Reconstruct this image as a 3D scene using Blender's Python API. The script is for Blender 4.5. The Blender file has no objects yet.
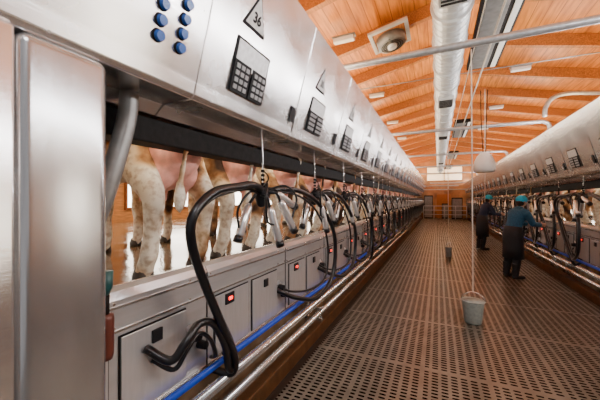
import bpy, bmesh, math, random
from mathutils import Vector, Matrix
random.seed(3)
D=bpy.data; C=bpy.context
COL=C.scene.collection

# ------------------------------------------------------------ materials
def nt(name):
    m=D.materials.new(name); m.use_nodes=True
    n=m.node_tree.nodes; l=m.node_tree.links
    return m,n,l,n['Principled BSDF']
def mat(name,col,rough=.5,metal=0,bump=0,scale=30,var=.15,stretch=(1,1,1),emit=None,es=0,spec=.5,rvar=0):
    m,n,l,p=nt(name)
    p.inputs['Metallic'].default_value=metal
    p.inputs['Roughness'].default_value=rough
    p.inputs['Specular IOR Level'].default_value=spec
    tc=n.new('ShaderNodeTexCoord'); mp=n.new('ShaderNodeMapping'); mp.inputs['Scale'].default_value=stretch
    l.new(tc.outputs['Object'],mp.inputs['Vector'])
    no=n.new('ShaderNodeTexNoise'); no.inputs['Scale'].default_value=scale; no.inputs['Detail'].default_value=3
    l.new(mp.outputs[0],no.inputs['Vector'])
    r=n.new('ShaderNodeValToRGB')
    r.color_ramp.elements[0].color=(*[c*(1-var) for c in col],1); r.color_ramp.elements[0].position=.3
    r.color_ramp.elements[1].color=(*[min(1,c*(1+var)) for c in col],1); r.color_ramp.elements[1].position=.7
    l.new(no.outputs['Fac'],r.inputs['Fac']); l.new(r.outputs['Color'],p.inputs['Base Color'])
    if rvar:
        n3=n.new('ShaderNodeTexNoise'); n3.inputs['Scale'].default_value=2.2; n3.inputs['Detail'].default_value=4; l.new(tc.outputs['Object'],n3.inputs['Vector'])
        mr=n.new('ShaderNodeMapRange'); mr.inputs[1].default_value=.3; mr.inputs[2].default_value=.7; mr.inputs[3].default_value=rough-rvar; mr.inputs[4].default_value=rough+rvar
        l.new(n3.outputs['Fac'],mr.inputs[0]); l.new(mr.outputs[0],p.inputs['Roughness'])
    if bump:
        b=n.new('ShaderNodeBump'); b.inputs['Strength'].default_value=bump; b.inputs['Distance'].default_value=.01
        l.new(no.outputs['Fac'],b.inputs['Height']); l.new(b.outputs[0],p.inputs['Normal'])
    if emit:
        p.inputs['Emission Color'].default_value=(*emit,1); p.inputs['Emission Strength'].default_value=es
    return m
M={}
M['hood']=mat('brushed_steel_light',(.84,.83,.82),.23,.92,.03,8,.06,(1,1,14),rvar=.06)
M['steel']=mat('brushed_steel',(.70,.69,.67),.2,.9,.04,10,.12,(14,1,1))
M['cup']=mat('polished_cup_steel',(.88,.87,.85),.15,.65,.0,10,.05)
M['post']=mat('brushed_post_steel',(.54,.54,.54),.22,.84,.03,10,.10,(10,1,.3))
M['kerb']=mat('kerb_steel',(.68,.69,.70),.24,.62,.02,3,.06,(1,1,8),rvar=.05)
M['door']=mat('kerb_door_steel',(.75,.76,.77),.22,.62,.02,4,.06,(1,8,1),rvar=.05)
M['pipe']=mat('galvanised_pipe',(.46,.47,.47),.35,.6,.05,20,.15)
M['greypipe']=mat('grey_plastic_pipe',(.22,.22,.21),.35,.3,.03,10,.2)
M['dark']=mat('dark_steel',(.014,.012,.011),.7,0,.1,20,.3,spec=.15)
M['rubber']=mat('black_rubber',(.006,.006,.008),.28,0,.05,60,.3)
M['black']=mat('black_plastic',(.012,.012,.014),.6,0,0,30,.2,spec=.2)
M['key']=mat('grey_keys',(.33,.33,.34),.5)
M['disp']=mat('display_plate',(.62,.63,.63),.35,.2)
M['white']=mat('white_plastic',(.76,.75,.70),.45,0,0,10,.05)
M['blue']=mat('blue_button',(.015,.10,.42),.25)
M['bluepipe']=mat('blue_hose',(.01,.07,.6),.3)
M['red']=mat('red_lamp',(.8,.02,.02),.3,emit=(1,.02,.01),es=5)
M['duct']=mat('duct_metal',(.58,.60,.60),.4,.5,.05,6,.12,(1,12,1))
M['rope']=mat('rope',(.55,.5,.42),.8)
M['bucket']=mat('bucket_plastic',(.33,.38,.35),.45)
M['beam']=mat('rafter_wood',(.40,.14,.026),.5,0,.2,5,.4,(8,1,8))
M['sign']=mat('sign_white',(.85,.85,.82),.7,spec=.2)
M['hoof']=mat('hoof',(.05,.035,.022),.6)
M['udder']=mat('udder_skin',(.88,.42,.34),.42,0,.15,25,.12)
M['kerbwood']=mat('brown_plinth',(.12,.055,.02),.45,0,.2,10,.3)
M['concrete']=mat('concrete_pit',(.04,.03,.022),.6,0,.3,8,.35)
M['endwall']=mat('end_wall_boards',(.34,.16,.06),.6,0,.2,1.2,.6)
M['skin']=mat('skin',(.42,.22,.14),.5)
M['teal']=mat('blue_cap_cloth',(.02,.40,.62),.8,0,.2,40,.2)
M['navy']=mat('navy_cloth',(.008,.018,.05),.8,0,.2,40,.3)
M['bluecloth']=mat('blue_cloth',(.007,.075,.15),.75,0,.2,40,.3)
M['trouser']=mat('dark_trousers',(.007,.007,.010),.7,0,.2,40,.3)
M['boot']=mat('boot_rubber',(.012,.012,.012),.35)
M['hair']=mat('hair',(.02,.012,.008),.7)
M['eye']=mat('eye_dark',(.01,.01,.01),.2)
M['terracotta']=mat('red_brown_plastic',(.12,.03,.018),.4)
M['tealpl']=mat('teal_plastic',(.01,.07,.07),.4)
M['pane']=mat('glow_pane',(.8,.85,.9),.3,emit=(1,.93,.80),es=9)  # emissive pane, an added light source on the side walls
M['paneend']=mat('glow_end_pane',(.8,.8,.7),.3,emit=(1,.62,.28),es=1.8)  # emissive pane, added to make the end wall glow
M['frame']=mat('window_frame_wood',(.25,.09,.02),.5)

def wood_ceiling():
    m,n,l,p=nt('ceiling_planks'); p.inputs['Roughness'].default_value=.38
    tc=n.new('ShaderNodeTexCoord'); mp=n.new('ShaderNodeMapping'); mp.inputs['Scale'].default_value=(6,.5,6)
    l.new(tc.outputs['Object'],mp.inputs['Vector'])
    no=n.new('ShaderNodeTexNoise'); no.inputs['Scale'].default_value=3; no.inputs['Detail'].default_value=6
    l.new(mp.outputs[0],no.inputs['Vector'])
    r=n.new('ShaderNodeValToRGB'); r.color_ramp.elements[0].color=(.42,.12,.015,1); r.color_ramp.elements[0].position=.3
    r.color_ramp.elements[1].color=(.84,.32,.055,1); r.color_ramp.elements[1].position=.75
    l.new(no.outputs['Fac'],r.inputs['Fac'])
    sp=n.new('ShaderNodeSeparateXYZ'); l.new(tc.outputs['Object'],sp.inputs[0])
    mu=n.new('ShaderNodeMath'); mu.operation='MULTIPLY'; mu.inputs[1].default_value=5; l.new(sp.outputs['X'],mu.inputs[0])
    fr=n.new('ShaderNodeMath'); fr.operation='FRACT'; l.new(mu.outputs[0],fr.inputs[0])
    lt=n.new('ShaderNodeMath'); lt.operation='LESS_THAN'; lt.inputs[1].default_value=.06; l.new(fr.outputs[0],lt.inputs[0])
    mx=n.new('ShaderNodeMix'); mx.data_type='RGBA'; l.new(lt.outputs[0],mx.inputs[0]); l.new(r.outputs[0],mx.inputs[6])
    mx.inputs[7].default_value=(.26,.07,.01,1); l.new(mx.outputs[2],p.inputs['Base Color'])
    return m
M['ceil']=wood_ceiling()

def grate():
    m,n,l,p=nt('slotted_grating')
    tc=n.new('ShaderNodeTexCoord'); sp=n.new('ShaderNodeSeparateXYZ'); l.new(tc.outputs['Object'],sp.inputs[0])
    def ma(op,a,b=None,c=None):
        q=n.new('ShaderNodeMath'); q.operation=op
        for i,v in enumerate((a,b,c)):
            if v is None: continue
            if isinstance(v,(int,float)): q.inputs[i].default_value=v
            else: l.new(v,q.inputs[i])
        return q.outputs[0]
    x=ma('ADD',sp.outputs['X'],40.0); y=ma('ADD',sp.outputs['Y'],40.0)
    yr=ma('MULTIPLY',y,1/.046); fy=ma('FRACT',yr)
    fx=ma('FRACT',ma('MULTIPLY',x,1/.078))
    ax=ma('DIVIDE',ma('ABSOLUTE',ma('SUBTRACT',fx,.5)),.35)
    ay=ma('DIVIDE',ma('ABSOLUTE',ma('SUBTRACT',fy,.5)),.25)
    rr=ma('ADD',ma('POWER',ax,4.0),ma('POWER',ay,2.5))
    hole=ma('LESS_THAN',rr,1.0)
    ty=ma('LESS_THAN',ma('FRACT',ma('MULTIPLY',y,1/1.196)),.035)
    tx=ma('LESS_THAN',ma('FRACT',ma('MULTIPLY',x,1/.546)),.05)
    fr=ma('MAXIMUM',tx,ty); hole=ma('MULTIPLY',hole,ma('SUBTRACT',1.0,fr))
    no=n.new('ShaderNodeTexNoise'); no.inputs['Scale'].default_value=5; l.new(tc.outputs['Object'],no.inputs['Vector']); no.inputs['Detail'].default_value=5
    r=n.new('ShaderNodeValToRGB'); r.color_ramp.elements[0].color=(.15,.138,.115,1); r.color_ramp.elements[0].position=.3
    r.color_ramp.elements[1].color=(.25,.23,.19,1); r.color_ramp.elements[1].position=.7; l.new(no.outputs['Fac'],r.inputs['Fac'])
    mx=n.new('ShaderNodeMix'); mx.data_type='RGBA'; l.new(hole,mx.inputs[0]); l.new(r.outputs[0],mx.inputs[6]); mx.inputs[7].default_value=(.004,.003,.003,1)
    l.new(mx.outputs[2],p.inputs['Base Color'])
    rb=n.new('ShaderNodeMapRange'); rb.inputs[1].default_value=.35; rb.inputs[2].default_value=.7; rb.inputs[3].default_value=.28; rb.inputs[4].default_value=.36; l.new(no.outputs['Fac'],rb.inputs[0])
    ro=ma('MAXIMUM',ma('MULTIPLY',hole,.9),rb.outputs[0]); l.new(ro,p.inputs['Roughness'])
    l.new(ma('MULTIPLY_ADD',hole,-.7,.7),p.inputs['Specular IOR Level'])
    l.new(ma('MULTIPLY_ADD',hole,-.4,.4),p.inputs['Metallic'])
    return m
M['grate']=grate()

def cowmat():
    m,n,l,p=nt('cow_hide'); p.inputs['Roughness'].default_value=.75
    tc=n.new('ShaderNodeTexCoord'); oi=n.new('ShaderNodeObjectInfo')
    mu=n.new('ShaderNodeMath'); mu.operation='MULTIPLY'; mu.inputs[1].default_value=40; l.new(oi.outputs['Random'],mu.inputs[0])
    ad=n.new('ShaderNodeVectorMath'); ad.operation='ADD'; l.new(tc.outputs['Object'],ad.inputs[0]); l.new(mu.outputs[0],ad.inputs[1])
    no=n.new('ShaderNodeTexNoise'); no.inputs['Scale'].default_value=2.2; no.inputs['Detail'].default_value=2.5; l.new(ad.outputs[0],no.inputs['Vector'])
    r=n.new('ShaderNodeValToRGB'); e=r.color_ramp.elements
    e[0].color=(.05,.02,.01,1); e[0].position=.38
    e[1].color=(.46,.23,.09,1); e[1].position=.43
    x=e.new(.47); x.color=(.82,.63,.40,1)
    x=e.new(.52); x.color=(.94,.86,.70,1)
    l.new(no.outputs['Fac'],r.inputs['Fac']); 
    n2=n.new('ShaderNodeTexNoise'); n2.inputs['Scale'].default_value=26; n2.inputs['Detail'].default_value=7; l.new(ad.outputs[0],n2.inputs['Vector'])
    r2=n.new('ShaderNodeValToRGB'); r2.color_ramp.elements[0].color=(.46,.33,.2,1); r2.color_ramp.elements[0].position=.33; r2.color_ramp.elements[1].position=.56
    l.new(n2.outputs['Fac'],r2.inputs['Fac'])
    mx=n.new('ShaderNodeMix'); mx.data_type='RGBA'; mx.blend_type='MULTIPLY'; mx.inputs[0].default_value=.7
    l.new(r.outputs[0],mx.inputs[6]); l.new(r2.outputs[0],mx.inputs[7]); l.new(mx.outputs[2],p.inputs['Base Color'])
    b=n.new('ShaderNodeBump'); b.inputs['Strength'].default_value=.35; l.new(n2.outputs['Fac'],b.inputs['Height']); l.new(b.outputs[0],p.inputs['Normal'])
    return m
M['cow']=cowmat()
M['wet']=mat('wet_platform',(.20,.13,.07),.13,0,.35,5,.4,rvar=.08,spec=.9)
M['wall']=mat('wall_boards',(.50,.24,.08),.6,0,.2,4,.3,(1,1,8))

# ------------------------------------------------------------ helpers
def mk(name,me,m=None,parent=None,label=None,cat=None,group=None,kind=None,loc=None,rot=None,smooth=False):
    o=D.objects.new(name,me); COL.objects.link(o)
    if m is not None and me is not None:
        me.materials.clear(); me.materials.append(M[m])
    if smooth and me is not None:
        for p in me.polygons: p.use_smooth=True
    if parent: o.parent=parent
    if label: o['label']=label
    if cat: o['category']=cat
    if group: o['group']=group
    if kind: o['kind']=kind
    if loc: o.location=loc
    if rot: o.rotation_euler=rot
    return o
def tomesh(bm,name='m'):
    bmesh.ops.recalc_face_normals(bm,faces=bm.faces)
    me=D.meshes.new(name); bm.to_mesh(me); bm.free(); return me
def boxb(bm,lo,hi,bev=0,seg=2):
    lo=Vector(lo);hi=Vector(hi)
    r=bmesh.ops.create_cube(bm,size=1,matrix=Matrix.Translation((lo+hi)/2)@Matrix.Diagonal((*(hi-lo),1)))
    if bev:
        es=list({e for v in r['verts'] for e in v.link_edges})
        bmesh.ops.bevel(bm,geom=es,offset=bev,segments=seg,affect='EDGES',profile=.5)
def boxm(lo,hi,bev=0,seg=2):
    bm=bmesh.new(); boxb(bm,lo,hi,bev,seg); return tomesh(bm)
def prismm(prof,y0,y1,bev=0):
    bm=bmesh.new(); a=[bm.verts.new((x,y0,z)) for x,z in prof]; b=[bm.verts.new((x,y1,z)) for x,z in prof]
    n=len(prof); bm.faces.new(a); bm.faces.new(b[::-1])
    for i in range(n): bm.faces.new((a[i],b[i],b[(i+1)%n],a[(i+1)%n]))
    if bev: bmesh.ops.bevel(bm,geom=list(bm.edges),offset=bev,segments=2,affect='EDGES',profile=.5)
    return tomesh(bm)
def cr(pts,k=6):
    P=[Vector(p) for p in pts]; Q=[P[0]*2-P[1]]+P+[P[-1]*2-P[-2]]; out=[]
    for i in range(1,len(Q)-2):
        for j in range(k):
            t=j/k; a,b,c,d=Q[i-1],Q[i],Q[i+1],Q[i+2]
            out.append(.5*((2*b)+(c-a)*t+(2*a-5*b+4*c-d)*t*t+(3*b-a-3*c+d)*t**3))
    out.append(P[-1]); return out
def sweep(bm,pts,rads,seg=10,ref=(0,0,1),rnd=False):
    P=[Vector(p) for p in pts]; n=len(P)
    R=[(r,r) if isinstance(r,(int,float)) else r for r in (rads if isinstance(rads,list) else [rads]*n)]
    T=[]
    for i in range(n):
        t=(P[min(i+1,n-1)]-P[max(i-1,0)]); T.append(t.normalized() if t.length>1e-9 else Vector((0,0,1)))
    if rnd:
        p0,p1=P[0],P[-1]; r0,r1=R[0],R[-1]; m0=min(r0);m1=min(r1)
        pre=[];post=[]
        for a in (80,55,28):
            s=math.sin(math.radians(a)); c=math.cos(math.radians(a))
            pre.append((p0-T[0]*m0*s,(r0[0]*c,r0[1]*c),T[0])); post.append((p1+T[-1]*m1*s,(r1[0]*c,r1[1]*c),T[-1]))
        post=post[::-1]
        P=[q[0] for q in pre]+P+[q[0] for q in post]; R=[q[1] for q in pre]+R+[q[1] for q in post]; T=[q[2] for q in pre]+T+[q[2] for q in post]; n=len(P)
    u=Vector(ref); 
    if abs(u.dot(T[0]))>.95: u=Vector((1,0,0))
    a=u.cross(T[0]).normalized(); rings=[]
    for i in range(n):
        a=(a-T[i]*a.dot(T[i])).normalized(); b=T[i].cross(a)
        rings.append([bm.verts.new(P[i]+a*R[i][0]*math.cos(2*math.pi*k/seg)+b*R[i][1]*math.sin(2*math.pi*k/seg)) for k in range(seg)])
    for i in range(n-1):
        for k in range(seg):
            bm.faces.new((rings[i][k],rings[i][(k+1)%seg],rings[i+1][(k+1)%seg],rings[i+1][k]))
    bm.faces.new(rings[0][::-1]); bm.faces.new(rings[-1])
def tubem(pts,r,seg=10,k=6,smooth=True,extra=()):
    bm=bmesh.new(); sweep(bm,cr(pts,k) if smooth else pts,r,seg)
    for (p2,r2) in extra: sweep(bm,cr(p2,k),r2,seg)
    return tomesh(bm)
def ball(bm,c,r,seg=12):
    r=(r,r,r) if isinstance(r,(int,float)) else r
    bmesh.ops.create_uvsphere(bm,u_segments=seg,v_segments=seg//2+2,radius=1,matrix=Matrix.Translation(c)@Matrix.Diagonal((*r,1)))
def remesh(bm,vox,sm=4):
    me=tomesh(bm,'tmp'); o=D.objects.new('tmp',me); COL.objects.link(o)
    a=o.modifiers.new('r','REMESH'); a.mode='VOXEL'; a.voxel_size=vox
    s=o.modifiers.new('s','SMOOTH'); s.iterations=sm; s.factor=.5
    C.view_layer.update(); dg=C.evaluated_depsgraph_get()
    nm=D.meshes.new_from_object(o.evaluated_get(dg)); D.objects.remove(o)
    for p in nm.polygons: p.use_smooth=True
    return nm
def textmesh(s,size,mtx):
    cu=D.curves.new('t','FONT'); cu.body=s; cu.size=size; cu.align_x='CENTER'; cu.align_y='CENTER'; cu.extrude=.0015; cu.offset=.0015
    o=D.objects.new('t',cu); COL.objects.link(o); C.view_layer.update()
    me=D.meshes.new_from_object(o.evaluated_get(C.evaluated_depsgraph_get())); D.objects.remove(o)
    me.transform(mtx); return me
def copytree(root,loc,rot=None,skip=()):
    r=root.copy(); COL.objects.link(r); r.location=loc
    if rot: r.rotation_euler=rot
    def rec(o,n):
        for ch in o.children:
            if ch in skip: continue
            c=ch.copy(); COL.objects.link(c); c.parent=n; rec(ch,c)
    rec(root,r); return r

# ------------------------------------------------------------ camera
cam=D.objects.new('camera',D.cameras.new('camera')); COL.objects.link(cam)
cam.location=(0,0,1.6); cam.rotation_euler=(math.radians(90),0,math.radians(24.7)); cam.data.lens=18; cam.data.clip_start=.02
C.scene.camera=cam

PITCH=1.17; Y0=1.64; PI=math.pi; YEND=29.5
# ------------------------------------------------------------ structure
def S(name,me,m): return mk(name,me,m,kind='structure')
S('floor',boxm((-1.19,-1.5,-.06),(2.19,YEND,0)),'grate')
S('floor',boxm((-7.5,-1.5,-.5),(8.5,YEND,-.1)),'concrete')
S('floor',boxm((-7.5,-1.5,-.1),(-1.47,YEND,1.02)),'wet')
S('floor',boxm((2.47,-1.5,-.1),(8.5,YEND,1.02)),'wet')
S('trim_1',boxm((-1.46,-1.5,-.1),(-1.33,YEND,.05),.01),'kerbwood')
S('trim_2',boxm((2.33,-1.5,-.1),(2.46,YEND,.05),.01),'kerbwood')
def roofz(x): return 5.34-.22*abs(x-.43)
S('ceiling',prismm([(.43,5.34),(.43,5.44),(-7.5,roofz(-7.5)+.1),(-7.5,roofz(-7.5))],-1.5,YEND),'ceil')
S('ceiling',prismm([(.43,5.34),(.43,5.44),(8.5,roofz(8.5)+.1),(8.5,roofz(8.5))],-1.5,YEND),'ceil')
S('wall_left',boxm((-7.6,-1.5,-.5),(-7.5,YEND,3.8)),'wall')
S('wall_right',boxm((8.5,-1.5,-.5),(8.6,YEND,3.8)),'wall')
S('wall_end',boxm((-7.6,YEND,-.5),(8.6,YEND+.1,5.5)),'endwall')
wn=1
def window(lo,hi,pane,axis):
    global wn
    w=S('window_%d'%wn,boxm(lo,hi),pane); wn+=1
    bm=bmesh.new(); lo=Vector(lo); hi=Vector(hi); t=.06
    if axis=='x':
        for z in (lo.z-t,hi.z,(lo.z+hi.z)/2-t/2): boxb(bm,(lo.x-.02,lo.y-t,z),(hi.x+.02,hi.y+t,z+t))
        k=2
        for i in range(k+1):
            y=lo.y-t+(hi.y-lo.y+t)*i/k; boxb(bm,(lo.x-.02,y,lo.z),(hi.x+.02,y+t,hi.z))
    else:
        for z in (lo.z-t,hi.z,(lo.z+hi.z)/2-t/2): boxb(bm,(lo.x-t,lo.y-.02,z),(hi.x+t,hi.y+.02,z+t))
        for i in range(3):
            x=lo.x-t+(hi.x-lo.x+t)*i/2; boxb(bm,(x,lo.y-.02,lo.z),(x+t,hi.y+.02,hi.z))
    mk('window_frame',tomesh(bm),'frame',w)
for y in range(-1,28,3):
    window((-7.49,y+.3,1.4),(-7.46,y+2.4,2.9),'pane','x')  # glowing panes added to backlight the cows and reflect in the platform
for y in range(5,28,3):
    window((8.46,y+.3,1.4),(8.49,y+2.4,2.9),'pane','x')  # glowing panes added to brighten the right cow platform
window((-.9,YEND-.04,3.35),(1.9,YEND-.01,4.5),'paneend','y')  # end-wall panes added for a warm far glow and floor sheen
window((-5.5,YEND-.04,1.6),(-2.2,YEND-.01,3.0),'paneend','y')
window((3.2,YEND-.04,1.6),(6.5,YEND-.01,3.0),'paneend','y')
dr=S('door_1',boxm((-.1,YEND-.06,0.001),(1.0,YEND-.01,2.1),.01),'beam')
bm=bmesh.new()
for z in (.4,.75,1.1): sweep(bm,[(-1.1,27.5,z),(2.1,27.5,z)],.025,8)
for x in (-1.1,-.3,.5,1.3,2.1): sweep(bm,[(x,27.5,0.002),(x,27.5,1.1)],.025,8)
mk('gate',tomesh(bm),'pipe',label='galvanised tubular gate closing the far end of the pit',cat='gate')
for x,y,w_,h_,mm in ((-.75,28.6,.7,2.0,'dark'),(1.45,28.4,.8,1.8,'dark'),(.55,28.9,.5,1.3,'dark')):
    e=mk('control_box',boxm((x-w_/2,y-.25,.001),(x+w_/2,y+.25,h_),.02),mm,label='tall equipment cabinet standing at the far end wall',cat='cabinet')
    mk('cabinet_door',boxm((x-w_/2+.05,y-.27,.1),(x+w_/2-.05,y-.251,h_-.1),.005),'greypipe',e)
for z,x0,x1 in ((2.45,-1.1,2.1),(2.75,-1.1,1.5),(2.98,-.6,2.1)):
    mk('service_pipe',tubem([(x0,26.9,0.0+z),(x1,26.9,z)],.04,10,1,False),'pipe',label='grey service pipe crossing above the end gate',cat='pipe')
for i in range(17):
    y=2.75+1.65*i
    if y>29: break
    h=.24
    for sgn in (-1,1):
        x1=.43+sgn*7.4
        me=prismm([(.43,5.335),(x1,roofz(x1)-.005),(x1,roofz(x1)-h),(.43,5.335-h)],y-.055,y+.055)
        mk('ceiling_beam',me,'beam',label='orange-stained timber rafter under the boarded roof',cat='beam',group='roof rafters')

# ------------------------------------------------------------ cabinet (hood), local x = X+1.2
HP=[(0,2.17),(.015,2.24),(.25,3.09),(.22,3.13),(-.5,3.18),(-.5,2.09),(-.3,2.09),(-.24,2.15),(-.02,2.15)]
tilt=math.atan2(.25,.95); up=Vector((math.sin(tilt),0,math.cos(tilt))); nrm=Vector((math.cos(tilt),0,-math.sin(tilt)))
def F(y,s,h=0):
    return Vector((0,y,2.18))+up*s+nrm*h
def facemtx(y,s,h=0):
    m=Matrix.Identity(4); m.col[0]=(0,1,0,0); m.col[1]=(*up,0); m.col[2]=(*nrm,0); m.col[3]=(*F(y,s,h),1); return m
def plate(bm,y,s,w,hh,t=.008,h=0.004,bev=0):
    mt=facemtx(y,s,h+t/2)
    r=bmesh.ops.create_cube(bm,size=1,matrix=mt@Matrix.Diagonal((w,hh,t,1)))
    if bev: bmesh.ops.bevel(bm,geom=list({e for v in r['verts'] for e in v.link_edges}),offset=bev,segments=2,affect='EDGES')
def pm(lst):
    bm=bmesh.new()
    for a in lst: plate(bm,*a)
    return tomesh(bm)
cab=mk('milking_cabinet',prismm(HP,-.398,.768,.006),'hood',label='brushed stainless steel overhead cabinet with keypad and display',cat='cabinet',group='overhead steel cabinets')
mk('display_frame',pm([(.025,.335,.37,.19,.006,.004)]),'black',cab)
mk('display',pm([(.025,.340,.34,.15,.006,.008)]),'disp',cab)
for yy in (-.07,.12):
    kp=mk('keypad',pm([(yy,.20,.17,.19,.014,.004)]),'black',cab)
    L=[]
    for i in range(3):
        for j in range(4): L.append((yy+(i-1)*.048,.20+(j-1.5)*.042,.033,.026,.006,.017))
    mk('keys',pm(L),'key',kp)
mk('access_slot',pm([(.69,.17,.07,.13,.01,.004)]),'black',cab)
mk('seam_strip',pm([(.762,.46,.008,.86,.003,.002)]),'dark',cab)
def tri(y,s,size,h,t=.004):
    bm=bmesh.new(); mt=facemtx(y,s,h)
    p=[(-size/2,-size*.42),(size/2,-size*.42),(0,size*.55)]
    a=[bm.verts.new(mt@Vector((q[0],q[1],0))) for q in p]; b=[bm.verts.new(mt@Vector((q[0],q[1],t))) for q in p]
    bm.faces.new(a[::-1]); bm.faces.new(b)
    for i in range(3): bm.faces.new((a[i],a[(i+1)%3],b[(i+1)%3],b[i]))
    return tomesh(bm)
SY,SS=-.03,.61
tb=mk('stall_sign',tri(SY,SS,.24,.004,.006),'black',cab,label='black-edged triangular stall number plate')
sf=mk('sign_face',tri(SY,SS-.003,.195,.011),'sign',tb)
def addnum(c,k):
    t=36-k
    if t<1: return
    me=textmesh(str(t),.085,facemtx(SY,SS-.03,.0175))
    s=[x for x in c.children if x.name.startswith('stall_sign')][0]
    mk('stall_number',me,'black',s)
cabs=[cab]; cab.location=(-1.2,Y0,0)
NL=24
for k in range(1,NL): 
    if Y0+PITCH*k+.8>YEND: break
    cabs.append(copytree(cab,(-1.2,Y0+PITCH*k,0)))
for k in range(3,NL):
    if Y0+PITCH*k+.8>YEND: break
    copytree(cab,(2.2,Y0+.37+PITCH*k,-.12),(0,0,PI),skip=(tb,))
for i,c in enumerate(cabs[:6]): addnum(c,i)
nc=mk('control_cabinet',prismm(HP,-1.6,.398-.002,.006),'hood',label='brushed stainless overhead cabinet with round blue push buttons',cat='cabinet',loc=(-1.2,.84,0))
def disc(y,s,r,t,h,seg=20):
    bm=bmesh.new(); bmesh.ops.create_cone(bm,cap_ends=True,segments=seg,radius1=r,radius2=r*.88,depth=t,matrix=facemtx(y,s,h+t/2)); return tomesh(bm)
for i,yy in enumerate((.125,.25)):
    for j in range(5):
        b=mk('push_button',disc(yy,.172+j*.068,.031,.008,.002),'black',nc,smooth=False)
        mk('button_cap',disc(yy,.172+j*.068,.025,.022,.006),'blue',b)
mk('access_slot',pm([(-.22,.20,.05,.12,.01,.002)]),'black',nc)
mk('rump_rail',boxm((-1.66,-.7,1.93),(-1.5,YEND-.1,2.075),.01),'dark',label='dark steel rail running under the overhead cabinets',cat='rail')
mk('rump_rail',boxm((2.5,4,1.81),(2.66,YEND-.1,1.955),.01),'dark',label='dark steel rail running under the overhead cabinets',cat='rail')

# ------------------------------------------------------------ kerb units, local x = X+1.45
KP=[(0,.44),(0,1.10),(-.02,1.14),(-.07,1.155),(-.14,1.14),(-.14,1.03),(-.018,1.03),(-.018,.44)]
kerb=mk('stall_kerb',prismm(KP,.003,1.167),'kerb',label='stainless steel stall kerb panel with access door and indicator lamp',cat='panel',group='stall kerb panels')
mk('door_gap',boxm((0,.53,.48),(.006,.97,.92)),'dark',kerb)
mk('access_door',boxm((.006,.538,.488),(.016,.962,.912),.003),'door',kerb)
mk('door_gap',boxm((0,.06,.48),(.006,.48,.92)),'dark',kerb)
mk('access_door',boxm((.006,.068,.488),(.016,.472,.912),.003),'door',kerb)
mk('switch',boxm((.016,.71,.81),(.03,.775,.88),.003),'black',kerb)
sw=mk('lamp_housing',boxm((.012,.17,.82),(.026,.27,.90),.003),'black',kerb)
mk('indicator_lamp',boxm((.024,.20,.85),(.034,.24,.873),.002),'red',sw)
bm=bmesh.new()
for z in (.455,.94,1.06):
    boxb(bm,(0,.003,z),(.006,1.167,z+.012))
for y in (.02,.505,1.0,1.14):
    for z in (.965,1.085): bmesh.ops.create_cone(bm,cap_ends=True,segments=8,radius1=.009,radius2=.007,depth=.012,matrix=Matrix.Translation((.004,y,z))@Matrix.Rotation(PI/2,4,'Y'))
mk('trim_bolts',tomesh(bm),'steel',kerb)
mk('panel_joint',boxm((0,1.158,.45),(.004,1.166,1.10)),'dark',kerb)
bm=bmesh.new()
bmesh.ops.create_cone(bm,cap_ends=True,segments=16,radius1=.035,radius2=.03,depth=.06,matrix=Matrix.Translation((.03,1.03,.72))@Matrix.Rotation(PI/2,4,'Y'))
bmesh.ops.create_cone(bm,cap_ends=True,segments=16,radius1=.03,radius2=.026,depth=.06,matrix=Matrix.Translation((.03,1.09,.64))@Matrix.Rotation(PI/2,4,'Y'))
mk('hose_socket',tomesh(bm),'black',kerb)
kerb.location=(-1.45,1.62,0)
for k in range(-2,NL):
    if k==0 or 1.62+PITCH*(k+1)>YEND: continue
    copytree(kerb,(-1.45,1.62+PITCH*k,0))
for k in range(3,NL+1):
    if 1.62+PITCH*(k)+.2>YEND: continue
    copytree(kerb,(2.45,1.62+PITCH*k,0),(0,0,PI))

for sx,y0 in ((1,-1.0),(-1,3.5)):
    X=lambda a: a if sx==1 else 1-a
    def lp(name,x,z,r,m,lab,cat):
        mk(name,tubem([(X(x),y0,z),(X(x),YEND-.2,z)],r,14,1,False),m,label=lab,cat=cat,smooth=True)
    lp('water_pipe',-1.38,.47,.022,'bluepipe','bright blue water pipe along the pit wall','pipe')
    lp('milk_pipe',-1.34,.36,.038,'steel','polished stainless milk line along the pit wall','pipe')
    lp('vacuum_pipe',-1.30,.24,.032,'steel','thin stainless vacuum line low on the pit wall','pipe')
    for j in range(12):
        y=1.0+2.34*j
        if y<y0 or y>YEND-.5: continue
        bm=bmesh.new(); a,b=sorted((X(-1.465),X(-1.25)))
        boxb(bm,(a,y-.02,.17),(b,y+.02,.205)); boxb(bm,(a,y-.02,.29),(b,y+.02,.32)); 
        a,b=sorted((X(-1.465),X(-1.43))); boxb(bm,(a,y-.02,.051),(b,y+.02,.5))
        mk('pipe_bracket',tomesh(bm),'steel',label='small steel bracket holding the pit pipes',cat='bracket',group='pipe brackets')

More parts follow.
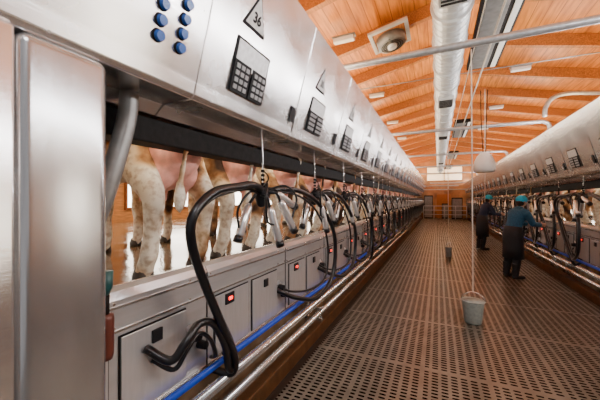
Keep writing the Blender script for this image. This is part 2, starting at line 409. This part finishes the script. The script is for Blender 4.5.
# ------------------------------------------------------------ milking cluster, local to (-1.2, Y0, 1.6)
bm=bmesh.new()
sweep(bm,[(-.09,.42,-.02),(-.09,.43,.03),(-.09,.44,.07),(-.09,.445,.10)],[.04,.065,.06,.03],14,rnd=True)
for a in (-1,1): sweep(bm,[(-.09,.43,.05),(-.06,.43+a*.06,.07)],[.02,.016],8)
cl=mk('milking_cluster',tomesh(bm),'black',label='hanging milking cluster with steel teat cups and black hoses',cat='milking machine',group='milking clusters',smooth=True)
cups=[((-.07,.38,.04),(-.0,.40,-.06),(.04,.48,-.33)),((-.04,.44,.06),(.04,.50,-.01),(.06,.69,-.24)),
      ((-.07,.50,.06),(-.03,.58,.05),(-.02,.86,-.05)),((-.12,.40,.05),(-.13,.31,-.03),(-.14,.19,-.27))]
for a,b,c in cups:
    a,b,c=map(Vector,(a,b,c)); d=(c-b).normalized()
    cu=mk('teat_cup',tubem([b,b+d*.03,c-d*.02,c],[.022,.033,.033,.026],14,1,False),'cup',cl,smooth=True,label='polished steel teat cup')
    mk('liner',tubem([a,(a+b)/2+Vector((.02,0,.03)),b],.012,8,5),'rubber',cu,smooth=True)
    mk('liner_mouth',tubem([c,c+d*.045],.035,12,1,False),'rubber',cu,smooth=True)
for pts in ([(-.09,.44,.09),(.0,.36,.13),(.04,.28,.02),(.02,.33,-.16),(.03,.44,-.2)],[(-.09,.46,.07),(.03,.60,.12),(.07,.74,.02),(.05,.68,-.18)],[(-.1,.40,.05),(-.06,.22,.06),(-.08,.10,-.06),(-.12,.16,-.2)]):
    mk('pulse_tube',tubem(pts,.009,8,6),'rubber',cl,smooth=True)
hA=[(-.09,.44,.08),(-.02,.2,.11),(.0,.0,.09),(.05,-.30,.045),(.05,-.46,-.08),(.03,-.45,-.235),(.0,-.32,-.48),(-.02,-.15,-.775),(-.05,.02,-1.06),(-.1,.05,-1.2),(-.22,-.02,-1.16)]
skA=[mk('milk_hose',tubem(hA,.026,12,7),'rubber',cl,smooth=True)]
hA2=[(-.1,.40,.06),(-.06,.2,.08),(-.04,.0,.06),(.02,-.28,.01),(.02,-.42,-.10),(.01,-.41,-.25),(-.03,-.28,-.48),(-.05,-.11,-.76),(-.08,.04,-1.0),(-.2,.08,-1.1)]
skA.append(mk('pulse_hose',tubem(hA2,.012,8,7),'rubber',cl,smooth=True))
hB=[(-.09,.46,.08),(-.02,.97,.09),(.0,1.50,-.06),(.05,1.86,-.42),(.05,1.82,-.88),(0,1.46,-1.07),(-.1,1.13,-1.0),(-.235,.95,-.89)]
mk('milk_hose',tubem(hB,.024,12,7),'rubber',cl,smooth=True)
hB2=[(-.09,.44,.05),(-.04,.9,.06),(-.02,1.40,-.10),(.02,1.68,-.44),(.02,1.66,-.86),(-.04,1.38,-.96),(-.14,1.1,-.93),(-.235,1.0,-.86)]
mk('pulse_hose',tubem(hB2,.012,8,7),'rubber',cl,smooth=True)
mk('hanging_cord',tubem([(-.09,.445,.10),(-.09,.44,.35),(-.1,.44,.545)],.006,6,2),'steel',cl)
bm=bmesh.new()
for j in range(4): bmesh.ops.create_cone(bm,cap_ends=True,segments=10,radius1=.016,radius2=.016,depth=.02,matrix=Matrix.Translation((-.09,.443,.13+j*.035)))
sweep(bm,cr([(-.09,.443,.24),(-.06,.47,.2),(-.07,.49,.16),(-.09,.47,.13)]),.006,6)
mk('hook',tomesh(bm),'dark',cl)
cl.location=(-1.2,Y0,1.6)
for k in range(1,23):
    if Y0+PITCH*k+1.9>YEND: break
    c=copytree(cl,(-1.2,Y0+PITCH*k,1.6),skip=skA if k<4 else ()); c.scale=(1,random.uniform(.88,1.0),random.uniform(.93,1.05))
for k in range(4,23):
    if Y0+.9+PITCH*k+.8>YEND: break
    copytree(cl,(2.2,Y0+.9+PITCH*k,1.6),(0,0,PI))
mk('rubber_hose',tubem([(-1.43,1.12,.80),(-1.3,1.17,.74),(-1.26,1.24,.82),(-1.26,1.34,.88),(-1.25,1.45,.84),(-1.25,1.56,.66),(-1.28,1.63,.48),(-1.3,1.7,.43),(-1.42,1.78,.50)],.024,12,7),'rubber',label='thick black rubber hose looping in front of the kerb',cat='hose',smooth=True)
mk('rubber_hose',tubem([(-1.43,1.16,.72),(-1.33,1.22,.66),(-1.3,1.28,.74),(-1.3,1.38,.80),(-1.3,1.48,.72),(-1.33,1.56,.58),(-1.42,1.62,.52)],.014,10,7),'rubber',label='thin black rubber hose beside the kerb door',cat='hose',smooth=True)

# ------------------------------------------------------------ near post, pipe, cup
post=mk('steel_post',boxm((-1.46,.485,0.001),(-1.195,.775,2.15),.04,6),'post',label='wide brushed stainless end post under the cabinet',cat='post',smooth=True)
mk('end_cabinet',boxm((-1.46,-.7,.001),(-1.2,.482,2.15),.012,3),'hood',label='pale stainless end cabinet beside the post',cat='cabinet',smooth=True)
mk('bent_pipe',tubem([(-1.42,1.02,2.14),(-1.42,1.0,1.98),(-1.42,.92,1.7),(-1.44,.86,1.5),(-1.47,.80,1.3),(-1.5,.78,1.165)],.045,16,6),'greypipe',label='thick grey bent pipe descending from the cabinet',cat='pipe',smooth=True)
dc=mk('dip_cup',tubem([(-1.27,.805,.93),(-1.27,.805,.95),(-1.27,.805,1.10),(-1.27,.805,1.12)],[.025,.03,.032,.028],14,1,False),'terracotta',label='red-brown plastic dip cup with teal top on the post',cat='cup',smooth=True)
mk('cup_neck',tubem([(-1.27,.805,1.12),(-1.27,.805,1.2)],.014,12,1,False),'dark',dc,smooth=True)
mk('cup_top',tubem([(-1.27,.805,1.2),(-1.27,.805,1.23),(-1.27,.805,1.30)],[.012,.026,.028],14,1,False),'tealpl',dc,smooth=True)
mk('clip',boxm((-1.30,.775,1.02),(-1.24,.783,1.07)),'dark',dc)

# ------------------------------------------------------------ cow (x forward, origin between hind hooves)
def cow():
    bm=bmesh.new()
    sweep(bm,cr([(-.13,0,1.14),(0,0,1.12),(.25,0,1.07),(.6,0,1.02),(.95,0,.99),(1.3,0,1.02),(1.5,0,1.08)],1),
          [(.13,.16),(.24,.25),(.27,.31),(.31,.37),(.32,.39),(.27,.36),(.19,.28)],20,rnd=True)
    sweep(bm,[(1.35,0,1.12),(1.6,0,1.25),(1.8,0,1.36),(1.95,0,1.42)],[(.17,.25),(.13,.20),(.10,.15),(.09,.12)],16,rnd=True)
    sweep(bm,[(1.92,0,1.46),(2.05,0,1.42),(2.2,0,1.31),(2.33,0,1.2),(2.38,0,1.16)],[(.11,.11),(.115,.12),(.08,.09),(.07,.07),(.075,.06)],14,rnd=True)
    for s in (-1,1):
        sweep(bm,[(1.97,s*.09,1.5),(1.95,s*.18,1.5),(1.93,s*.27,1.46)],[(.03,.02),(.06,.025),(.03,.015)],8,rnd=True)
        ball(bm,(.07,s*.2,1.3),(.1,.07,.07)); ball(bm,(-.14,s*.1,1.22),.06)
        sweep(bm,[(.07,s*.15,1.12),(.13,s*.18,.95),(.17,s*.195,.80),(.06,s*.195,.66),(-.06,s*.19,.53),(-.07,s*.19,.47),(-.045,s*.19,.30),(-.02,s*.19,.16),(.01,s*.19,.11),(.035,s*.19,.06)],
              [(.14,.22),(.13,.21),(.11,.16),(.088,.115),(.066,.085),(.060,.074),(.047,.054),(.054,.06),(.051,.055),(.055,.06)],12,ref=(1,0,0),rnd=True)
        sweep(bm,[(1.34,s*.16,1.05),(1.30,s*.19,.85),(1.27,s*.19,.70),(1.30,s*.18,.52),(1.315,s*.175,.42),(1.31,s*.175,.30),(1.305,s*.175,.15),(1.32,s*.175,.1),(1.34,s*.175,.06)],
              [(.12,.2),(.10,.14),(.08,.10),(.062,.068),(.066,.07),(.046,.05),(.052,.055),(.05,.052),(.052,.056)],12,ref=(1,0,0),rnd=True)
    sweep(bm,cr([(-.12,0,1.34),(-.24,.02,1.30),(-.29,.05,1.1),(-.28,.12,.8),(-.27,.15,.62),(-.27,.16,.5),(-.27,.16,.42)],3),[.045,.04,.038,.035,.03,.028,.026,.024,.022,.02,.02,.02,.022,.028,.035,.04,.038,.03,.012],8,rnd=True)
    me=remesh(bm,.022,4)
    c=mk('cow',me,'cow',label='cream, tan and brown dairy cow standing rump to the pit',cat='cow',group='cows being milked')
    for x,y in ((.06,.19),(.06,-.19),(1.37,.175),(1.37,-.175)):
        bm=bmesh.new()
        for s in (-1,1):
            sweep(bm,[(x-.015,y+s*.026,.002),(x-.015,y+s*.026,.03),(x-.025,y+s*.023,.07)],[(.031,.067),(.030,.060),(.026,.049)],10,ref=(1,0,0))
        mk('hoof',tomesh(bm),'hoof',c,smooth=True)
    bm=bmesh.new()
    ball(bm,(.16,0,.77),(.24,.19,.22),20); ball(bm,(.01,.0,.83),(.18,.18,.22),16)
    for sx in (.02,.25):
        for sy in (-.085,.085):
            ball(bm,(sx,sy,.67),(.09,.09,.11),12)
            sweep(bm,[(sx,sy,.60),(sx,sy*1.05,.53),(sx,sy*1.05,.49)],[.027,.019,.015],8,rnd=True)
    mk('udder',remesh(bm,.014,4),'udder',c)
    for s in (-1,1):
        bm=bmesh.new(); ball(bm,(2.08,s*.105,1.45),.018,8); mk('eye',tomesh(bm),'eye',c,smooth=True)
    bm=bmesh.new(); ball(bm,(2.40,0,1.165),(.035,.062,.045),12); mk('muzzle',tomesh(bm),'udder',c,smooth=True)
    return c
cw=cow()
cw.scale=(1.17,1.17,1.17); CP=.87
def place(c,side,y,da,dx):
    if side<0: c.location=(-1.84+dx,y,1.022); c.rotation_euler=(0,0,PI-math.radians(8)+da)
    else: c.location=(2.84-dx,y,1.022); c.rotation_euler=(0,0,math.radians(8)+da)
place(cw,-1,1.70,0,0)
for k in range(1,32):
    if 1.7+CP*k>27: break
    c=copytree(cw,(0,0,0)); place(c,-1,1.70+CP*k+random.uniform(-.03,.03),random.uniform(-.02,.02),random.uniform(-.10,.03))
for k in range(3,32):
    if 2.1+CP*k>27: break
    c=copytree(cw,(0,0,0)); place(c,1,2.1+CP*k+random.uniform(-.03,.03),random.uniform(-.02,.02),random.uniform(-.10,.03))
c=copytree(cw,(0,0,0)); place(c,-1,1.70-CP,0,-.03)

# ------------------------------------------------------------ ceiling equipment
def ductm():
    bm=bmesh.new(); pts=[];r=[]
    y=.5; i=0
    while y<28.5:
        big=.268 if i%6==0 else .248
        pts+= [(.17,y,4.22),(.17,y+.11,4.22),(.17,y+.12,4.22),(.17,y+.15,4.22)]; r+=[.232,.232,big,big]; y+=.16; i+=1
    sweep(bm,pts,r,24); return tomesh(bm)
du=mk('air_duct',ductm(),'duct',label='long pale ribbed ventilation duct under the roof ridge',cat='duct')
for j in range(8):
    y=2.75+1.65*2*j; 
    mk('duct_strap',tubem([(.17,y,4.45),(.17,y,5.03)],.012,6,1,False),'steel',du)
for j in range(6):
    y=3.35+4.4*j
    g=mk('duct_grille',boxm((.0,y,3.93),(.34,y+.7,4.02),.01),'duct',du)
    bm=bmesh.new()
    for q in range(9): boxb(bm,(.03,y+.05+q*.07,3.922),(.31,y+.085+q*.07,3.931))
    mk('louvre',tomesh(bm),'dark',g)
for j in range(4):
    y=4.2+7.2*j
    bm=bmesh.new(); boxb(bm,(.52,y,4.20),(1.04,y+2.7,4.32),.02)
    f=mk('strip_luminaire',tomesh(bm),'dark',label='long dark-framed ceiling light panel beside the duct',cat='ceiling light',group='ceiling light fittings')
    mk('light_cover',boxm((.58,y+.08,4.185),(.86,y+2.62,4.202),.003),'greypipe',f)
    mk('reflector_edge',boxm((.92,y+.04,4.185),(1.0,y+2.66,4.202),.003),'white',f)
    for yy in (y+.3,y+2.3): mk('hanger_rod',tubem([(.735,yy,4.32),(.735,yy,roofz(.735)-.25)],.008,6,1,False),'steel',f)
for j in range(5):
    y=4.22+4.9*j
    mk('cross_pipe',tubem([(-1.45,y,3.19),(-1.45,y,3.4),(-1.38,y,3.5),(-1.25,y,3.52),(.5,y,3.52),(2.1,y,3.52),(2.35,y,3.5),(2.45,y,3.4),(2.45,y,3.08)],.046,14,4),'pipe',label='galvanised cross pipe spanning between the cabinets',cat='pipe',group='overhead cross pipes',smooth=True)
mk('bent_rail',tubem([(2.3,8.9,3.58),(2.32,8.9,3.8),(2.45,8.9,4.0),(2.75,8.9,4.07),(3.3,8.9,4.0),(3.9,8.9,3.95)],.05,14,6),'pipe',label='curved galvanised pipe above the cabinets',cat='pipe',smooth=True)
mk('conduit',tubem([(-2.6,7.0,4.2),(3.6,7.0,4.2)],.011,8,1,False),'greypipe',label='thin grey conduit crossing under the rafters',cat='conduit')
mk('pull_cable',tubem([(.62,-.8,3.60),(.60,10,3.57),(.58,28,3.57)],.012,8,2),'rope',label='pale overhead cable running along the pit',cat='cable')
mk('pull_cable',tubem([(.45,-.8,3.60),(.41,10,3.57),(.35,28,3.57)],.007,8,2),'rope',label='thin overhead cable running along the pit',cat='cable')
def fan(x,y):
    z=roofz(x)-.26
    bm=bmesh.new()
    for lo,hi in (((-.36,-.40,-.02),(.36,-.33,.04)),((-.36,.33,-.02),(.36,.40,.04)),((-.36,-.33,-.02),(-.29,.33,.04)),((.29,-.33,-.02),(.36,.33,.04))): boxb(bm,lo,hi,.008)
    f=mk('ceiling_fan',tomesh(bm),'duct',label='square grey framed ceiling ventilator with round housing',cat='fan',loc=(x,y,z-.06),rot=(0,-math.atan(.22),0))
    mk('backing_plate',boxm((-.30,-.34,0),(.30,.34,.03)),'beam',f)
    mk('fan_ring',tubem([(0,0,.0),(0,0,-.16),(0,0,-.17),(0,0,-.16),(0,0,-.02)],[.27,.26,.25,.22,.22],28,1,False),'greypipe',f,smooth=True)
    bm=bmesh.new()
    for r in (.08,.12,.16,.20):
        sweep(bm,[(r*math.cos(t*PI/12),r*math.sin(t*PI/12),-.175) for t in range(25)],.006,6)
    mk('grille',tomesh(bm),'dark',f)
    mk('motor',tubem([(0,0,-.22),(0,0,-.21),(0,0,-.02)],[.07,.09,.09],18,1,False),'duct',f,smooth=True)
    bm=bmesh.new()
    for i in range(5):
        a=i*2*PI/5; mt=Matrix.Rotation(a,4,'Z')@Matrix.Translation((.15,0,-.08))@Matrix.Rotation(.5,4,'X')@Matrix.Diagonal((.12,.08,.008,1))
        bmesh.ops.create_cube(bm,size=1,matrix=mt)
    mk('fan_blades',tomesh(bm),'dark',f)
    mk('backing_disc',tubem([(0,0,-.03),(0,0,-.025)],.218,24,1,False),'dark',f)
fan(-.84,6.0)
for x,ys in ((-1.6,(5.5,8.8,12.1,15.4)),(1.8,(5.5,8.8,12.1,15.4))):
    for y in ys:
        z=roofz(x)-.245
        f=mk('emergency_light',boxm((-.2,-.06,-.09),(.2,.06,0),.02),'white',label='small white box light on the rafters',cat='ceiling light',group='small box lights',loc=(x,y-.05,z))
        mk('backplate',boxm((-.22,-.07,0),(.22,.07,.02),.005),'greypipe',f)

def bucket(x,y,z,s,m,lab,ztop,w=1):
    bm=bmesh.new()
    sweep(bm,[(0,0,0),(0,0,.02),(0,0,.26),(0,0,.30),(0,0,.301),(0,0,.29),(0,0,.03)],[.10,.11,.135,.14,.128,.125,.10],20)
    b=mk('bucket',tomesh(bm),m,label=lab,cat='bucket',loc=(x,y,z),smooth=True); b.scale=(s*w,s*w,s)
    mk('bucket_rim',tubem([(.14*math.cos(t*PI/12),.14*math.sin(t*PI/12),.30) for t in range(25)],.009,6,1,False),m,b,smooth=True)
    mk('handle',tubem([(-.14,0,.29),(-.12,0,.36),(0,0,.42),(.12,0,.36),(.14,0,.29)],.007,6,5),'steel',b,smooth=True)
    mk('hanging_rope',tubem([(x,y,z+.42*s),(x-.01,y,(z+ztop)/2),(x-.02,y,ztop)],.009,6,3),'rope',label='thin pale rope hanging from the overhead cable',cat='rope')
bucket(.415,4.5,.004,.95,'bucket','pale grey-green plastic bucket hanging on a rope',3.57)
bucket(.27,9.4,.004,.9,'greypipe','small dark grey bucket hanging on a rope over the walkway',3.57,.7)
bm=bmesh.new(); sweep(bm,cr([(0,0,0),(0,0,.02),(0,0,.10),(0,0,.20),(0,0,.29),(0,0,.34),(0,0,.36)],1),[.15,.17,.175,.16,.12,.07,.03],24)
w=mk('counterweight',tomesh(bm),'white',label='white bell-shaped weight hanging on two cords',cat='weight',loc=(.76,6.3,2.10),smooth=True)
mk('cord',tubem([(-.02,0,.35),(-.05,0,.9),(-.06,0,1.48)],.007,6,2,extra=(([(.02,0,.35),(.03,0,.9),(.05,0,1.48)],.007),)),'dark',w)
mk('hanging_rope',tubem([(1.0,8.2,1.55),(1.0,8.2,4.2)],.007,6,1,False),'rope',label='thin rope hanging from the roof above the walkway',cat='rope')

# ------------------------------------------------------------ people (x forward)
def person(loc,rot,top,lab,lean=0.0,sc=1.0,arm=((.12,.235,1.14),(.32,.17,1.12))):
    def body(e,parts):
        bm=bmesh.new()
        if 't' in parts: sweep(bm,[(0,0,.88),(.01,0,1.0),(.03+lean*.3,0,1.12),(.06+lean*.6,0,1.28),(.08+lean*.8,0,1.38),(.09+lean*.85,0,1.42)],[(.165+e,.12+e),(.16+e,.115+e),(.145+e,.105+e),(.175+e,.115+e),(.17+e,.095+e),(.10+e,.07+e)],18,rnd=True)
        nx=.10+lean*.9
        if 'h' in parts:
            sweep(bm,[(nx,0,1.42),(nx+.03,0,1.50)],[.056,.05],12,rnd=True)
            ball(bm,(nx+.05,0,1.60),(.098,.077,.118),16); ball(bm,(nx+.09,0,1.545),(.05,.05,.045))
            sweep(bm,[(nx+.135,0,1.61),(nx+.165,0,1.575)],[.01,.017],8,rnd=True)
            for s in (-1,1): ball(bm,(nx+.04,s*.08,1.595),(.02,.012,.032),8)
        for s in (-1,1):
            sx=.08+lean*.8
            el=(sx+arm[0][0],s*arm[0][1],arm[0][2]); wr=(sx+arm[1][0],s*arm[1][1],arm[1][2])
            if 'a' in parts:
                sweep(bm,[(sx,s*.15,1.38),(sx+.01,s*.20,1.35),el,wr],[.058+e,.055+e,.043+e,.030+e],12,rnd=True)
            if 'f' in parts:
                w=Vector(wr); 
                sweep(bm,[w,w+Vector((.05,0,.005)),w+Vector((.10,0,.0))],[(.022,.026),(.018,.038),(.014,.042)],10,ref=(0,0,1),rnd=True)
                for i,(off,L) in enumerate(((-.032,.055),(-.011,.07),(.011,.075),(.032,.065))):
                    p=w+Vector((.10,0,off)); sweep(bm,[p,p+Vector((L*.6,-s*.008,0)),p+Vector((L,-s*.035,-.004))],[.0105,.010,.008],8,rnd=True)
                p=w+Vector((.04,0,.03)); sweep(bm,[p,p+Vector((.03,-s*.02,.03)),p+Vector((.06,-s*.04,.03))],[.012,.011,.009],8,rnd=True)
            if 'l' in parts:
                sweep(bm,[(0,s*.09,.90),(.01,s*.10,.72),(.03,s*.11,.50),(.0,s*.115,.3),(-.03,s*.12,.09)],[.095+e,.085+e,.06+e,.055+e,.042+e],12,rnd=True)
            if 'b' in parts:
                sweep(bm,[(-.03,s*.12,.33),(-.03,s*.12,.1),(-.03,s*.12,.065)],[.066,.052,.055],12,rnd=False)
                sweep(bm,[(-.06,s*.12,.045),(.04,s*.125,.042),(.15,s*.13,.038)],[(.042,.042),(.046,.04),(.042,.034)],12,rnd=True)
        return bm
    p=mk('person',remesh(body(0,'thafl'),.0095,2),'skin',label=lab,cat='person',loc=loc,rot=(0,0,rot)); p.scale=(sc,sc,sc)
    mk('jacket',remesh(body(.02,'ta'),.014,4),top,p)
    mk('trousers',remesh(body(.022,'l'),.014,4),'trouser',p)
    mk('boots',remesh(body(0,'b'),.012,3),'boot',p)
    nx=.10+lean*.9
    bm=bmesh.new(); sweep(bm,[(.03,0,1.08),(.02,0,1.0),(.02,0,.85),(.03,0,.62),(.03,0,.42)],[(.175,.135),(.20,.155),(.21,.165),(.215,.17),(.22,.17)],22,ref=(1,0,0))
    mk('apron',tomesh(bm),'trouser',p,smooth=True)
    bm=bmesh.new(); ball(bm,(nx+.043,0,1.635),(.112,.095,.10),18)
    bmesh.ops.bisect_plane(bm,geom=bm.verts[:]+bm.edges[:]+bm.faces[:],plane_co=(0,0,1.60),plane_no=(-.25,0,-1),clear_outer=True)
    sweep(bm,[(nx+.12,0,1.64),(nx+.19,0,1.625)],[(.065,.006),(.045,.005)],10)
    mk('cap',tomesh(bm),'teal',p,smooth=True)
    bm=bmesh.new(); ball(bm,(nx+.015,0,1.59),(.082,.082,.10),14)
    mk('hair',tomesh(bm),'hair',p,smooth=True)
    for s in (-1,1):
        bm=bmesh.new(); ball(bm,(nx+.14,s*.03,1.612),.011,8); mk('eye',tomesh(bm),'eye',p,smooth=True)
    bm=bmesh.new(); ball(bm,(nx+.135,0,1.54),(.01,.024,.006),8); mk('mouth',tomesh(bm),'terracotta',p,smooth=True)
    return p
person((1.38,7.42,.001),math.radians(30),'bluecloth','person in blue cap, blue jacket and dark apron facing stalls',.08,.98)
person((1.28,11.3,.001),math.radians(20),'navy','person in blue cap and navy clothes standing by stalls',.08,1.02)

# ------------------------------------------------------------ added lights, out of view, no fittings modelled
def fill_light(loc,rot,sx,sy,e,col):
    L=D.lights.new('a','AREA'); L.shape='RECTANGLE'; L.size=sx; L.size_y=sy; L.energy=e; L.color=col
    o=D.objects.new('lamp',L); COL.objects.link(o); o.location=loc; o.rotation_euler=rot; return o  # bare light source, stands for no actual fitting
warm=(1,.72,.40); neu=(1,.86,.66); cool=(.97,.97,1)
for i,yc in enumerate((5,15,25)):
    fill_light((-1.9,yc,3.3),(PI,0,0),.3,9,(200,200,300)[i],warm)  # added uplight hidden above the cabinets, washes the ceiling
    fill_light((2.9,yc,3.2),(PI,0,0),.3,9,(120,130,260)[i],warm)
    fill_light((-1.35,yc,3.32),(0,-math.radians(100),0),.12,9,(95,95,110)[i],neu)  # added pair hidden on the cabinet tops, lights the opposite steel faces
    fill_light((2.45,yc,3.22),(0,math.radians(100),0),.12,9,(250,190,180)[i],cool)
    fill_light((-4.3,yc,3.7),(0,0,0),2.0,9,230,(1,.84,.62))  # added overhead fill for the cows and platform glare, hidden by cabinets
    fill_light((5.2,yc,3.6),(0,0,0),2.0,9,160,(1,.84,.62))
for i in range(5):
    yc=2.6+5.6*i
    fill_light((-1.715,yc,2.05),(0,math.radians(22),0),.05,5.4,12,(1,.84,.6))  # added strip hidden behind the rail, brightens rumps and legs
    if i: fill_light((2.715,yc,1.93),(0,-math.radians(22),0),.05,5.4,8,(1,.84,.6))
fill_light((.6,-.6,4.2),(math.radians(20),0,0),1.2,.8,50,cool)  # added fill above and behind the camera
W=D.worlds.new('w'); C.scene.world=W; W.use_nodes=True
W.node_tree.nodes['Background'].inputs[0].default_value=(.97,.96,1,1); W.node_tree.nodes['Background'].inputs[1].default_value=.45
